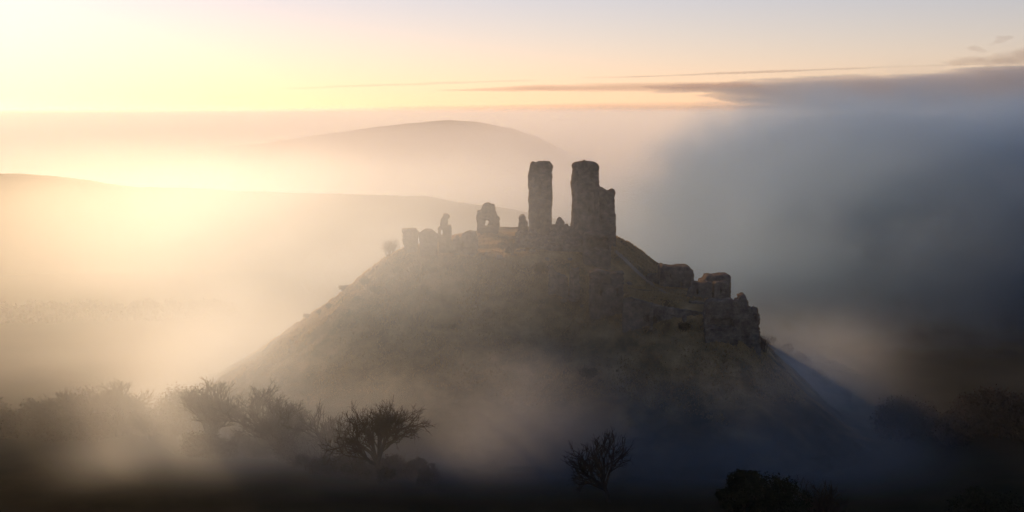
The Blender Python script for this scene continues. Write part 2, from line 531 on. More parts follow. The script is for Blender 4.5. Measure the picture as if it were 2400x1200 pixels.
ruin('curved_wall', 'short square wall remnant on the slope beside the ruined gatehouse', 'ruin', 417, (1348, 650), [
    dict(name='wall', depth=2.4, mat=M_RUBBLE, poly=[(1333, 705), (1335, 640), (1341, 627), (1348, 629), (1357, 627), (1359, 705)], rough=0.35),
])
ruin('gatehouse', 'ruined gatehouse wall with two dark windows and a blocked arch', 'ruin', 404, (1420, 715), [
    dict(name='wall', depth=4.2, poly=[(1381, 745), (1382, 650), (1381, 638), (1388, 634), (1400, 632), (1416, 636), (1430, 640), (1446, 637), (1459, 637), (1461, 655), (1460, 690), (1461, 745)], rough=0.28, h=0.24,
         niches=[(rect(1404.5, 679, 1409.5, 692), 2.4), (rect(1443, 675, 1448, 693), 2.4), ([(1411, 665), (1411, 654), (1415, 647), (1421, 644), (1427, 647), (1431, 655), (1431, 665)], 0.7)]),
    dict(name='buttress', depth=1.0, yoff=-2.4, poly=[(1384, 745), (1385, 655), (1391, 650), (1392, 745)], rough=0.16, h=0.22),
    dict(name='buttress', depth=1.0, yoff=-2.4, poly=[(1399, 745), (1399.5, 650), (1403, 646), (1404, 745)], rough=0.16, h=0.22),
    dict(name='coping', depth=4.8, poly=[(1380, 641), (1388, 633), (1400, 631), (1416, 635), (1430, 639), (1446, 636), (1461, 637), (1461, 642), (1430, 644), (1400, 638)], rough=0.2, h=0.22),
])
ruin('curtain_wall', 'long low curtain wall holding up the lower terrace', 'wall', 399, (1555, 740), [
    dict(name='wall', depth=2.6, poly=[(1458, 790), (1459, 699), (1475, 697), (1500, 702), (1530, 712), (1560, 719), (1590, 724), (1620, 728), (1652, 731), (1654, 800)], rough=0.3, slant=0.05),
    dict(name='buttress', depth=1.2, yoff=-1.6, poly=[(1520, 795), (1521, 722), (1529, 720), (1531, 795)], rough=0.22),
    dict(name='buttress', depth=1.2, yoff=-0.9, poly=[(1598, 800), (1599, 738), (1607, 736), (1609, 800)], rough=0.22),
])
ruin('wall_tower', 'square ruined wall tower standing behind the lower terrace', 'tower', 438, (1584, 690), [
    dict(name='wall', depth=8.0, poly=[(1545, 725), (1544, 640), (1545, 626), (1549, 619), (1554, 619), (1556, 622.5), (1582, 622.5), (1586, 621.5), (1604, 621), (1614, 622.5), (1616, 628), (1621, 630), (1623, 640), (1623, 725)], rough=0.17,
         niches=[(rect(1566, 640, 1569, 652), 1.5), ([(1590, 672), (1590, 660), (1594, 655), (1598, 660), (1598, 672)], 2.0)]),
    dict(name='buttress', depth=1.2, yoff=-4.4, poly=[(1549, 725), (1550, 632), (1556, 629), (1557, 725)], rough=0.18),
    dict(name='buttress', depth=1.2, yoff=-4.4, poly=[(1612, 725), (1612, 640), (1618, 643), (1619, 725)], rough=0.18),
    dict(name='link_wall', depth=1.8, poly=[(1513, 690), (1515, 645), (1519, 641), (1524, 642), (1528, 639.5), (1536, 641), (1546, 638.5), (1547, 720), (1520, 705)], rough=0.16),
])
ruin('wall_tower', 'faint pale wall tower farthest back, behind the notched ruin', 'tower', 468, (1678, 690), [
    dict(name='wall', depth=8.0, poly=[(1637, 760), (1638, 660), (1642, 655), (1648, 654), (1652, 644), (1660, 642.5), (1668, 644), (1682, 642), (1685, 641), (1704, 641), (1709, 645), (1709, 760)], rough=0.16),
    dict(name='string_course', depth=8.5, poly=rect(1650, 668, 1710, 671), rough=0.12, h=0.24),
])
ruin('notched_ruin', 'dark double-block ruin with a notch, on the right of the terrace', 'ruin', 414, (1660, 705), [
    dict(name='wall', depth=3.4, poly=[(1604, 745), (1606, 700), (1612, 692), (1616, 676), (1620, 671), (1621, 661), (1626, 659.5), (1636, 660.5), (1639, 663), (1646, 661), (1656, 659), (1666, 660), (1668, 664), (1668, 745)], rough=0.26, niches=[(rect(1630, 676, 1634, 690), 1.4)]),
    dict(name='pier', depth=4.4, poly=[(1669, 745), (1671, 668), (1673, 660.5), (1690, 659.5), (1703, 660.5), (1704.5, 666), (1702, 672), (1703, 690), (1703, 745)], rough=0.24, niches=[(rect(1684, 672, 1688, 686), 1.2)]),
    dict(name='footing', depth=5.0, yoff=-1.6, poly=[(1604, 750), (1607, 704), (1622, 702), (1640, 700), (1660, 701), (1680, 699), (1700, 700), (1716, 703), (1718, 750)], rough=0.28),
])
ruin('corner_bastion', 'jagged dark corner bastion with a pointed pinnacle at the right end of the ruins', 'tower', 398, (1715, 800), [
    dict(name='wall', depth=6.0, poly=[(1648, 850), (1647, 780), (1649, 735), (1653, 716), (1660, 703), (1672, 701), (1680, 703), (1700, 700.5), (1712, 699.5), (1719, 703), (1724, 716), (1730, 740), (1735, 850)], rough=0.28,
         niches=[([(1660, 760), (1660, 748), (1664, 744), (1714, 743), (1717, 748), (1717, 762)], 1.6), (rect(1664, 776, 1669, 792), 1.4)]),
    dict(name='pinnacle', depth=4.6, yoff=-0.3, poly=[(1712, 850), (1716, 735), (1719, 706), (1724, 700), (1729, 699), (1730, 692), (1736, 690), (1738, 687), (1743, 688), (1745, 693), (1747, 701), (1751, 705), (1751, 714), (1756, 719), (1757, 850)], rough=0.26),
    dict(name='outer_wall', depth=5.0, yoff=0.9, poly=[(1752, 855), (1752, 719), (1757, 720), (1765, 722), (1770, 720), (1774, 722), (1775, 732), (1779, 738), (1780, 752), (1777, 760), (1780, 778), (1782, 855)], rough=0.3, holes=[[(1765, 738), (1768, 735), (1771, 738), (1770, 743), (1766, 743)]]),
    dict(name='lower_wall', depth=2.6, yoff=-3.6, poly=[(1647, 860), (1648, 768), (1660, 764), (1690, 763), (1700, 759), (1722, 766), (1724, 860)], rough=0.28),
])
ruin('terrace_wall', 'low terraced wall stepping along the right of the terrace before the bastion', 'wall', 404, (1630, 730), [
    dict(name='wall', depth=2.0, poly=[(1612, 770), (1613, 704), (1624, 706), (1636, 705), (1650, 708), (1650, 770)], rough=0.24),
    dict(name='step', depth=2.4, yoff=-1.4, poly=[(1600, 770), (1602, 722), (1620, 720), (1648, 724), (1650, 770)], rough=0.24),
])


# ------------------------------------------------------------------ fallen stones
def boulder(name, x, y, r, seed, mat=M_RUBBLE):
    h = r / 4.5
    g = np.arange(-1.5 * r, 1.5 * r + h, h)
    X, Y, Z = np.meshgrid(g, g, g, indexing='ij')
    rs = np.random.default_rng(seed)
    ax = rs.uniform(0.7, 1.2, 3) * r * np.array([1, 1, .75])
    S = np.maximum.reduce([np.abs(X) - ax[0] * .8, np.abs(Y) - ax[1] * .8, np.abs(Z) - ax[2] * .8, np.sqrt((X / ax[0]) ** 2 + (Y / ax[1]) ** 2 + (Z / ax[2]) ** 2) * r - r])
    S = S + 0.22 * r * fbm(X / r + seed, Y / r, Z / r, 2, seed)
    v, f = surface_net(S, (g[0],) * 3, h)
    a = rs.uniform(0, 6.28)
    v = np.stack([v[:, 0] * math.cos(a) - v[:, 1] * math.sin(a), v[:, 0] * math.sin(a) + v[:, 1] * math.cos(a), v[:, 2]], 1)
    o = link(name, mesh(name, v, f), mat)
    o.location = (x, y, float(hill_z(x, y)) + 0.25 * r)
    return o


for k in range(16):
    px = rng.uniform(1060, 1360); Yk = rng.uniform(429, 437)
    tag(boulder('fallen_stone', (px - 1200) / F * Yk, Yk, rng.uniform(0.5, 1.15), 50 + k), 'small fallen stone lying in the grass before the hilltop ruins', 'stone', 'fallen stones on the hilltop')
for k, (px, Yk, r) in enumerate([(1285, 425, .9), (1322, 416, .8), (1365, 411, 1.0), (1470, 402, .8), (1475, 431, .9)]):
    tag(boulder('fallen_stone', (px - 1200) / F * Yk, Yk, r, 90 + k), 'fallen stone on the slope below the keep', 'stone', 'fallen stones on the slope')

# ------------------------------------------------------------------ bare trees and scrub
class Tubes:
    def __init__(s):
        s.v, s.f, s.n = [], [], 0
    def seg(s, a, b, ra, rb, sides):
        d = b - a
        L = np.linalg.norm(d)
        if L < 1e-6:
            return
        d = d / L
        u = np.cross(d, (0.31, 0.17, 0.94) if abs(d[2]) < .9 else (1, 0, 0)); u /= np.linalg.norm(u)
        w = np.cross(d, u)
        t = np.arange(sides) * (2 * math.pi / sides)
        ring = np.cos(t)[:, None] * u + np.sin(t)[:, None] * w
        s.v.append(a + ring * ra); s.v.append(b + ring * rb)
        n = s.n
        for k in range(sides):
            s.f.append((n + k, n + (k + 1) % sides, n + sides + (k + 1) % sides, n + sides + k))
        s.n += 2 * sides
    def mesh(s, name):
        return mesh(name, np.concatenate(s.v), np.array(s.f))


def unit(v):
    return v / np.linalg.norm(v)


def grow(rs, T_limb, T_twig, p, d, length, r, level, top, spread, lift, wind):
    """One branch: a few kinked pieces, then children along its outer part."""
    n = 3
    pts = [p]
    q = p
    for k in range(n):
        d = unit(d + rs.normal(0, 0.16, 3) + np.array([wind, 0, lift]) * 0.22)
        q = q + d * length / n
        pts.append(q)
    T = T_limb if level < 2 else T_twig
    for k in range(n):
        ra, rb = r * (1 - 0.3 * k / n), r * (1 - 0.3 * (k + 1) / n)
        T.seg(pts[k], pts[k + 1], ra, rb, 6 if level == 0 else (5 if level == 1 else 3))
    if level >= top:
        return
    kids = [7, 5, 4, 4, 4, 3][level] + rs.integers(0, 2)
    for k in range(kids):
        t = rs.uniform(0.35 if level else 0.5, 1.0) if k else 1.0
        i = min(int(t * n), n - 1)
        a = pts[i] + (pts[i + 1] - pts[i]) * (t * n - i)
        side = unit(np.cross(d, rs.normal(0, 1, 3)))
        nd = unit(d + side * rs.uniform(0.5, 1.0) * spread)
        grow(rs, T_limb, T_twig, a, nd, length * (rs.uniform(0.9, 1.5) if level == 0 else rs.uniform(0.50, 0.75)), max(r * 0.55, 0.02), level + 1, top, spread, lift, wind)


TREES = {}


def tree_meshes(key, seed, height, width, top=5, trunk=0.24, spread=1.0, lift=0.5, wind=0.0, lean=0.0, stems=1):
    rs = np.random.default_rng(seed)
    A, B = Tubes(), Tubes()
    for sIdx in range(stems):
        base = np.array([rs.uniform(-.8, .8), rs.uniform(-.8, .8), -0.8]) if stems > 1 else np.array([0, 0, -0.8])
        d = unit(np.array([lean + (rs.uniform(-.5, .5) if stems > 1 else 0), (rs.uniform(-.4, .4) if stems > 1 else 0), 1.0]))
        grow(rs, A, B, base, d, height * trunk + 0.8, height * 0.028 / math.sqrt(stems), 0, top, spread, lift, wind)
    V = np.concatenate(B.v)
    hi = np.percentile(V[:, 2], 99.7)
    wd = np.percentile(V[:, 0], 99.3) - np.percentile(V[:, 0], 0.7)
    S = np.array([width / wd, width / wd, height / hi])
    for T in (A, B):
        T.v = [v * S for v in T.v]
    TREES[key] = (A.mesh('trunk'), B.mesh('crown'), A, B)
    return TREES[key]


def place_tree(name, key, label, px, Yk, zf, scale=1.0, rz=0.0, group=None, extra=None, cat='tree', sx=1.0):
    x = (px - 1200) / F * Yk
    t = empty(name, (x, Yk, float(zf(x, Yk))))
    t.rotation_euler.z = rz
    t.scale = (scale * sx, scale * sx, scale)
    tag(t, label, cat, group)
    link('trunk', TREES[key][0], M_BARK, t)
    link('crown', TREES[key][1], M_TWIG, t)
    if extra:
        link('ivy', extra, M_IVY, t)
    return t


def leaf_cloud(name, rs, centers, radii, n, size, flat=1.0):
    """n small leaf faces spread through lumpy balls."""
    centers = np.asarray(centers, float); radii = np.asarray(radii, float)
    w = radii ** 2.2; w = w / w.sum()
    i = rs.choice(len(centers), n, p=w)
    d = rs.normal(0, 1, (n, 3)); d /= np.linalg.norm(d, axis=1)[:, None]
    rr = rs.uniform(0.35, 1.0, n) ** 0.5 * np.clip(1 + 0.16 * rs.normal(0, 1, n), .5, 1.22)
    c = centers[i] + d * (radii[i] * rr)[:, None] * np.array([1, 1, flat])
    u = rs.normal(0, 1, (n, 3)); u /= np.linalg.norm(u, axis=1)[:, None]
    v = np.cross(u, rs.normal(0, 1, (n, 3))); v /= np.linalg.norm(v, axis=1)[:, None]
    s = size * rs.uniform(0.6, 1.4, n)[:, None]
    P = np.stack([c - u * s, c + v * s * .55, c + u * s, c - v * s * .55], 1)
    f = np.arange(n * 4).reshape(n, 4)
    return mesh(name, P.reshape(-1, 3), f)


tree_meshes('oak', 3, 17.5, 23, 5, .14, 1.0, .35)
tree_meshes('ash', 5, 17, 13, 5, .14, .62, .6)
tree_meshes('elm', 8, 16, 14, 5, .15, .72, .5)
tree_meshes('thorn', 13, 15.5, 14.5, 4, .2, .95, .3, lean=.10)
tree_meshes('young', 21, 11, 10, 4, .14, .75, .5)

rs = np.random.default_rng(99)


def ivy_for(key, n, size, k=9):
    A = TREES[key][2]
    V = np.concatenate(A.v)
    c = V[rs.choice(len(V), k)]
    return leaf_cloud('ivy', rs, c, rs.uniform(.7, 1.5, k), n, size)


g_row = 'bare trees in the hedgerow left of the big spreading tree'
place_tree('bare_tree', 'ash', 'upright bare tree, leftmost of the clear trio in the mist', 500, 388, ground_z, 1.02, 0.4, g_row, ivy_for('ash', 900, .22))
place_tree('bare_tree', 'elm', 'middle bare tree of the clear trio in the mist', 588, 384, ground_z, 1.05, 2.1, g_row, ivy_for('elm', 900, .22))
place_tree('bare_tree', 'ash', 'lowest bare tree, right end of the clear trio in the mist', 662, 374, ground_z, 0.86, 4.4, g_row, ivy_for('ash', 700, .22))
place_tree('bare_tree', 'young', 'small faint bare tree just left of the big spreading tree', 772, 368, ground_z, 1.25, 1.0, g_row)
place_tree('bare_tree', 'oak', 'big spreading bare tree with dense rounded crown below the hill', 880, 358, ground_z, 1.02, 0.0)
place_tree('bare_tree', 'thorn', 'lone wind-shaped bare tree in the dark foreground below the castle', 1432, 333, ground_z, 0.98, math.pi)
place_tree('bare_tree', 'young', 'thin bare tree beside the dark leafy tree', 1965, 304, ground_z, 1.1, 2.0)

g_bank = 'dim trees on the dark bank at the left'
ORD = ['leftmost', 'second', 'third', 'fourth', 'fifth', 'sixth', 'seventh', 'eighth', 'ninth', 'tenth', 'eleventh', 'twelfth', 'thirteenth', 'fourteenth', 'fifteenth', 'sixteenth', 'seventeenth', 'eighteenth', 'nineteenth', 'twentieth', 'twenty-first']
names = ['elm', 'ash', 'young', 'elm', 'ash', 'young', 'elm', 'ash', 'young']
for k, (px, Yk, sc) in enumerate([(172, 402, .8), (276, 404, .86), (350, 398, .7)]):
    lab = 'leftmost dim bare tree of the murky wood at the left edge' if k == 0 else ORD[k] + ' dim bare tree from the left in the murky wood'
    place_tree('bank_tree', names[k], lab, px, Yk, ground_z, sc, k * 1.3, g_bank)


# dark leafy trees at the bottom right
def leafy_tree(label, px, Yk, height, width, seed, group=None):
    r2 = np.random.default_rng(seed)
    x = (px - 1200) / F * Yk
    t = empty('leafy_tree', (x, Yk, float(ground_z(x, Yk))))
    tag(t, label, 'tree', group)
    A = Tubes()
    for k in range(7):
        a = r2.uniform(0, 6.28)
        tip = np.array([math.cos(a) * width * .28, math.sin(a) * width * .28, height * r2.uniform(.5, .8)])
        A.seg(np.array([0, 0, -.6]), np.array([0, 0, height * .22]), .45, .35, 6) if k == 0 else None
        A.seg(np.array([0, 0, height * .18]), tip, .26, .07, 5)
    link('trunk', A.mesh('trunk'), M_BARK, t)
    cs, rd = [], []
    for k in range(34):
        a = r2.uniform(0, 6.28); u = r2.uniform(0, 1) ** .5
        zz = r2.uniform(.25, .92)
        prof = math.sqrt(max(0.05, 1 - ((zz - .45) / .55) ** 2))
        cs.append((math.cos(a) * u * width * .42 * prof, math.sin(a) * u * width * .42 * prof, zz * height)); rd.append(r2.uniform(.09, .15) * width)
    link('crown', leaf_cloud('crown', r2, cs, rd, 14000, .24, .8), M_IVY, t)
    return t


leafy_tree('broad dark leafy tree at the bottom edge, right of the lone bare tree', 1830, 300, 13.0, 20, 1)
leafy_tree('black leafy tree in the bottom right corner of the photo', 2330, 296, 12.0, 19, 2)
leafy_tree('dim leafy tree behind the broad dark leafy tree', 1745, 322, 9.5, 12, 4)


# ------------------------------------------------------------------ bushes
def bush_mesh(seed, w, h, twigs, leaves, lsize):
    r2 = np.random.default_rng(seed)
    T = Tubes()
    for k in range(twigs):
        a = r2.uniform(0, 6.28); b = np.array([r2.normal(0, .18) * w, r2.normal(0, .18) * w, -0.3])
        tip = b + np.array([math.cos(a) * w * .45 * r2.uniform(.2, 1), math.sin(a) * w * .45 * r2.uniform(.2, 1), h * r2.uniform(.6, 1.15) + .3])
        mid = (b + tip) / 2 + r2.normal(0, .08 * w, 3)
        T.seg(b, mid, .05, .035, 3); T.seg(mid, tip, .035, .02, 3)
        for j in range(3):
            T.seg(mid, mid + (tip - mid) * r2.uniform(.5, .9) + r2.normal(0, .16 * w, 3), .028, .015, 3)
    tm = T.mesh('twigs')
    cs = [(r2.normal(0, .2) * w, r2.normal(0, .2) * w, h * r2.uniform(.2, .65)) for _ in range(9)]
    lm = leaf_cloud('leaves', r2, cs, r2.uniform(.16, .3, 9) * min(w, 1.6 * h), leaves, lsize, .85) if leaves else None
    return tm, lm


BUSH = {'twiggy': bush_mesh(1, 4.2, 4.4, 60, 500, .13), 'gorse': bush_mesh(2, 4.5, 2.4, 26, 1900, .16), 'round': bush_mesh(3, 4.6, 4.0, 30, 3200, .15), 'bramble': bush_mesh(4, 7, 3.4, 44, 2600, .2)}


def bush(name, kind, label, px, Yk, zf, sc=1.0, rz=0.0, group=None, mat=None):
    x = (px - 1200) / F * Yk
    t = empty(name, (x, Yk, float(zf(x, Yk)) - .1))
    t.scale = (sc, sc, sc); t.rotation_euler.z = rz
    tag(t, label, 'bush', group)
    link('twigs', BUSH[kind][0], M_TWIG, t)
    if BUSH[kind][1]:
        link('leaves', BUSH[kind][1], mat or M_SCRUB, t)
    return t


def on_slope(px, py):
    """Where the view through this pixel meets the castle hill."""
    Ys = np.arange(335, 520, 0.5)
    x = (px - 1200) / F * Ys
    z = CZ - (py - HY) / F * Ys
    d = z - hill_z(x, Ys)
    k = np.argmax(d < 0)
    return float(Ys[k]) if d[k] < 0 else float(Ys[np.argmin(np.abs(d))])


bush('bush', 'round', 'dark round bush before the ruins, between the pierced gable and the lone tower', 1196, 433, hill_z, 1.02, 0, None, M_IVY)
bush('bush', 'twiggy', 'twiggy bush on the skyline left of the masonry lumps', 916, 446, hill_z, 1.0, 1.0)
bush('bush', 'twiggy', 'dark bush hanging on the outer wall of the corner bastion', 1786, 405, hill_z, .95, 2.2, None, M_IVY)
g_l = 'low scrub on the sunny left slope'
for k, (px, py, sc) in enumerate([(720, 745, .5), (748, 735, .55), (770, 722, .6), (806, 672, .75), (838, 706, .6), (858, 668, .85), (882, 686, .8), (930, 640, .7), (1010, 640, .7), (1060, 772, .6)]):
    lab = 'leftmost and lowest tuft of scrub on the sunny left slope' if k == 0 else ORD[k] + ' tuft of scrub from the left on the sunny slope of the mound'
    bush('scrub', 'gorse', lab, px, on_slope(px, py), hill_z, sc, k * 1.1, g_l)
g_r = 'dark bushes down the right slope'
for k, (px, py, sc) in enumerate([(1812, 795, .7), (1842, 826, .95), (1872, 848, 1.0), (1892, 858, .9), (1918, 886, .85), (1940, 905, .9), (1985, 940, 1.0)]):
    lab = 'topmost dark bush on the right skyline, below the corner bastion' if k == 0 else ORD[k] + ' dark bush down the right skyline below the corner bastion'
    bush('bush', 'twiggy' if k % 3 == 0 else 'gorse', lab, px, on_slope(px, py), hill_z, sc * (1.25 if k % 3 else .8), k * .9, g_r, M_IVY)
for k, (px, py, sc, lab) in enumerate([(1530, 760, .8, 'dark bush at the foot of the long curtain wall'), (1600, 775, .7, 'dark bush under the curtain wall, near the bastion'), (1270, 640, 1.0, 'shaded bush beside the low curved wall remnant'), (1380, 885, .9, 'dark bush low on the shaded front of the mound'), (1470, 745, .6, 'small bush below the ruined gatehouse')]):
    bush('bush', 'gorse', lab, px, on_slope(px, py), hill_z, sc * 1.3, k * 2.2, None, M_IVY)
g_s = 'shrubs under the bare hedgerow trees'
for k, (px, Yk, sc) in enumerate([(455, 384, 1.3), (520, 380, 1.1), (555, 388, 1.3), (620, 378, 1.2), (690, 372, 1.1), (720, 368, 1.0), (750, 362, 1.2), (800, 364, 1.0), (845, 356, 1.1), (910, 354, 1.1), (950, 358, 1.2), (1000, 350, .9)]):
    lab = 'leftmost dim shrub in the hedgerow beneath the bare trees' if k == 0 else ORD[k] + ' dim shrub from the left in the hedgerow beneath the bare trees'
    bush('shrub', 'bramble', lab, px, Yk, ground_z, sc, k * 1.7, g_s, M_IVY)

# ------------------------------------------------------------------ far woods half drowned in the mist
def wood(label, x0, x1, Yk, zf, rad, n, seed, slope=0.0, leaf=0.2, mat=None):
    r2 = np.random.default_rng(seed)
    m_ = int(abs(x1 - x0) / (rad * .8)) + 3
    xs = np.linspace(x0, x1, m_) + r2.normal(0, rad * .3, m_)
    ys = Yk + slope * (xs - x0) + r2.normal(0, rad * .8, m_)
    cs = np.stack([xs, ys, zf(xs, ys) + r2.uniform(.5, 1.1, m_) * rad], 1)
    me = leaf_cloud('wood', r2, cs, r2.uniform(.6, 1.25, m_) * rad, n, rad * leaf, 1.15)
    tag(link('wood', me, mat or M_SCRUB), label, 'wood', 'far woods drowned in mist', 'stuff')


wood('dim belt of woodland drowned in the mist at the left', -225, -120, 622, ground_z, 3.6, 12000, 2, .15, .3, M_TWIG)

wood('dark tangled wood filling the murky left foreground', -152, -90, 404, ground_z, 5.2, 60000, 6, 0, .055, M_TWIG)
wood('dark hedge and brambles at the feet of the clear trio of trees', -80, -46, 383, ground_z, 3.2, 30000, 7, -.15, .07, M_TWIG)
wood('dark hedge running under the big spreading bare tree', -46, -20, 360, ground_z, 2.4, 16000, 8, -.1, .09, M_TWIG)

wood('dark wood in the murk at the right edge, beyond the mound', 104, 190, 402, ground_z, 5.6, 60000, 10, -.12, .055, M_TWIG)

# ------------------------------------------------------------------ rough grass on the mound
n = 120000
gx = rng.uniform(-92, 100, n); gy = rng.uniform(358, 472, n)
gz = hill_z(gx, gy)
keep = (gz + 5 * vnoise(gx / 9, gy / 9, .3, 71) > 14) & (fbm(gx / 6, gy / 6, .2, 3, 77) + rng.uniform(-.6, .6, n) > -0.1)
gx, gy, gz = gx[keep], gy[keep], gz[keep]
n = len(gx)
hh = rng.uniform(.18, .55, n) * (1 + .8 * np.clip(vnoise(gx / 7, gy / 7, .9, 70), -.5, 1))
V = []
for k in range(3):
    a = rng.uniform(0, 6.28, n); w = rng.uniform(.10, .22, n)
    ca, sa = np.cos(a) * w, np.sin(a) * w
    lx, ly = rng.normal(0, .16, n), rng.normal(0, .16, n)
    V.append(np.stack([np.stack([gx - ca, gy - sa, gz - .1], 1), np.stack([gx + ca, gy + sa, gz - .1], 1), np.stack([gx + lx, gy + ly, gz + hh], 1)], 1))
V = np.concatenate(V)
gm = mesh('grass', V.reshape(-1, 3), np.arange(len(V) * 3).reshape(-1, 3))
tag(link('grass', gm, M_GRASS), 'rough dead grass tussocks over the castle mound', 'grass', kind='stuff')

# ------------------------------------------------------------------ path strip painted pale for the lit bank, keep to terrace
ctrl = [(1441, 588), (1462, 608), (1488, 634), (1515, 658), (1545, 678), (1568, 690)]
pts = []
for (a, b) in zip(ctrl[:-1], ctrl[1:]):
    for t in np.linspace(0, 1, 8, endpoint=False):
        pts.append((a[0] + (b[0] - a[0]) * t, a[1] + (b[1] - a[1]) * t))
pc = []
for px, py in pts:
    Yk = on_slope(px, py)
    pc.append(((px - 1200) / F * Yk, Yk))
pc = np.array(pc)
ker = np.ones(5) / 5
pc[2:-2] = np.stack([np.convolve(pc[:, 0], ker, 'valid'), np.convolve(pc[:, 1], ker, 'valid')], 1)
tn = np.gradient(pc, axis=0); tn /= np.linalg.norm(tn, axis=1)[:, None]
nr = np.stack([-tn[:, 1], tn[:, 0]], 1)
cols = np.linspace(-.9, .9, 6)
pv = np.stack([pc + nr * c for c in cols], 1)
pz = hill_z(pv[..., 0], pv[..., 1]) + .12
pv = np.concatenate([pv, pz[..., None]], -1)
i = np.arange(len(pc) * 6).reshape(len(pc), 6)
pf = np.stack([i[:-1, :-1], i[:-1, 1:], i[1:, 1:], i[1:, :-1]], -1).reshape(-1, 4)
tag(link('path', mesh('path', pv.reshape(-1, 3), pf, True), M_PATH), 'path strip painted pale for the lit bank slanting down from the keep', kind='structure')

# ------------------------------------------------------------------ haze, mist and cloud
def box_mesh(name, x0, x1, y0, y1, z0, z1):
    v = [(x, y, z) for x in (x0, x1) for y in (y0, y1) for z in (z0, z1)]
    f = [(0, 1, 3, 2), (4, 6, 7, 5), (0, 4, 5, 1), (2, 3, 7, 6), (0, 2, 6, 4), (1, 5, 7, 3)]
    return mesh(name, v, f)


def vol_mat(name, density, g, color=(1, 1, 1)):
    m = bpy.data.materials.new(name)
    m.use_nodes = True
    nt = m.node_tree
    nt.nodes.clear()
    o = nt.nodes.new('ShaderNodeOutputMaterial')
    p = nt.nodes.new('ShaderNodeVolumePrincipled')
    p.inputs['Density'].default_value = density
    p.inputs['Anisotropy'].default_value = g
    p.inputs['Color'].default_value = (*color, 1)
    nt.links.new(p.outputs[0], o.inputs['Volume'])
    return m, nt, p


class Nodes:
    """A little arithmetic on shader nodes."""
    def __init__(s, nt):
        s.N, s.L = nt.nodes, nt.links
        s.geo = s.N.new('ShaderNodeNewGeometry')
        sp = s.N.new('ShaderNodeSeparateXYZ')
        s.L.new(s.geo.outputs['Position'], sp.inputs[0])
        s.x, s.y, s.z = sp.outputs
    def put(s, sock, v):
        if isinstance(v, (int, float)):
            sock.default_value = v
        else:
            s.L.new(v, sock)
    def m(s, op, a, b=0.0, c=0.0):
        n = s.N.new('ShaderNodeMath'); n.operation = op
        for k, v in enumerate((a, b, c)):
            s.put(n.inputs[k], v)
        return n.outputs[0]
    def ramp(s, v, a, b, lo=0.0, hi=1.0, smooth=True):
        n = s.N.new('ShaderNodeMapRange')
        n.interpolation_type = 'SMOOTHSTEP' if smooth else 'LINEAR'
        for k, w in enumerate((v, a, b, lo, hi)):
            s.put(n.inputs[k], w)
        return n.outputs[0]
    def noise(s, scale, stretch=(1, 1, 1), detail=3, rough=0.5, off=(0, 0, 0)):
        mp = s.N.new('ShaderNodeMapping')
        mp.inputs['Scale'].default_value = [scale * t for t in stretch]
        mp.inputs['Location'].default_value = off
        s.L.new(s.geo.outputs['Position'], mp.inputs['Vector'])
        n = s.N.new('ShaderNodeTexNoise')
        n.inputs['Scale'].default_value = 1.0
        n.inputs['Detail'].default_value = detail
        n.inputs['Roughness'].default_value = rough
        s.L.new(mp.outputs[0], n.inputs['Vector'])
        return n.outputs['Fac']


HAZE_DENSITY = 0.000025
haze_m, _, _ = vol_mat('haze_air', HAZE_DENSITY, 0.72, (0.70, 0.86, 1.0))
tag(link('haze', box_mesh('haze', -13000, 13000, -400, 21000, -22, 122), haze_m), 'thin morning haze filling the valley air', kind='stuff')

# mist lying on the valley floor, thinning upwards; the added brightening veil is separate
m, nt, p = vol_mat('valley_mist', 0.02, 0.68, (0.70, 0.86, 1.0))
q = Nodes(nt)
n = q.ramp(q.noise(0.010, (1, .8, 2.4), 2, .62, (3.3, 1.4, 0)), 0.38, 0.62, 0.3, 1.3)
top = q.m('ADD', q.m('MULTIPLY_ADD', q.noise(0.011, (1, .6, .5), 2), 52, -2), q.m('ADD', q.ramp(q.y, 480, 850, 0, 48), q.ramp(q.y, 440, 540, 7, 0)))
h = q.ramp(q.m('SUBTRACT', q.z, top), -34, 6, 1.0, 0.0)
ends = q.m('MULTIPLY', q.ramp(q.y, 322, 376), q.ramp(q.y, 820, 990, 1.0, 0.0))
sides = q.ramp(q.m('ABSOLUTE', q.x), 600, 880, 1.0, 0.0)
near = q.m('MULTIPLY', q.ramp(q.y, 420, 520, 0.04, 0.0), q.m('MULTIPLY', q.ramp(q.x, -120, -66, 0.03, 1.0), q.ramp(q.x, 60, 115, 1.0, 0.03)))
far = q.m('MULTIPLY', q.ramp(q.y, 410, 540, 0.0, 0.0048), q.m('MULTIPLY', q.ramp(q.x, 40, 110, 1.0, 0.04), q.ramp(q.x, -240, -85, 0.12, 1.0)))
low = q.m('MULTIPLY', q.m('MULTIPLY', n, h), q.m('MULTIPLY', q.m('MULTIPLY', ends, sides), q.m('ADD', near, far)))
q.put(p.inputs['Density'], low)
m.cycles.volume_step_rate = 0.9
tag(link('valley_mist', box_mesh('valley_mist', -900, 900, 318, 1000, -15, 86), m), 'low mist pooling round the castle mound', kind='stuff')

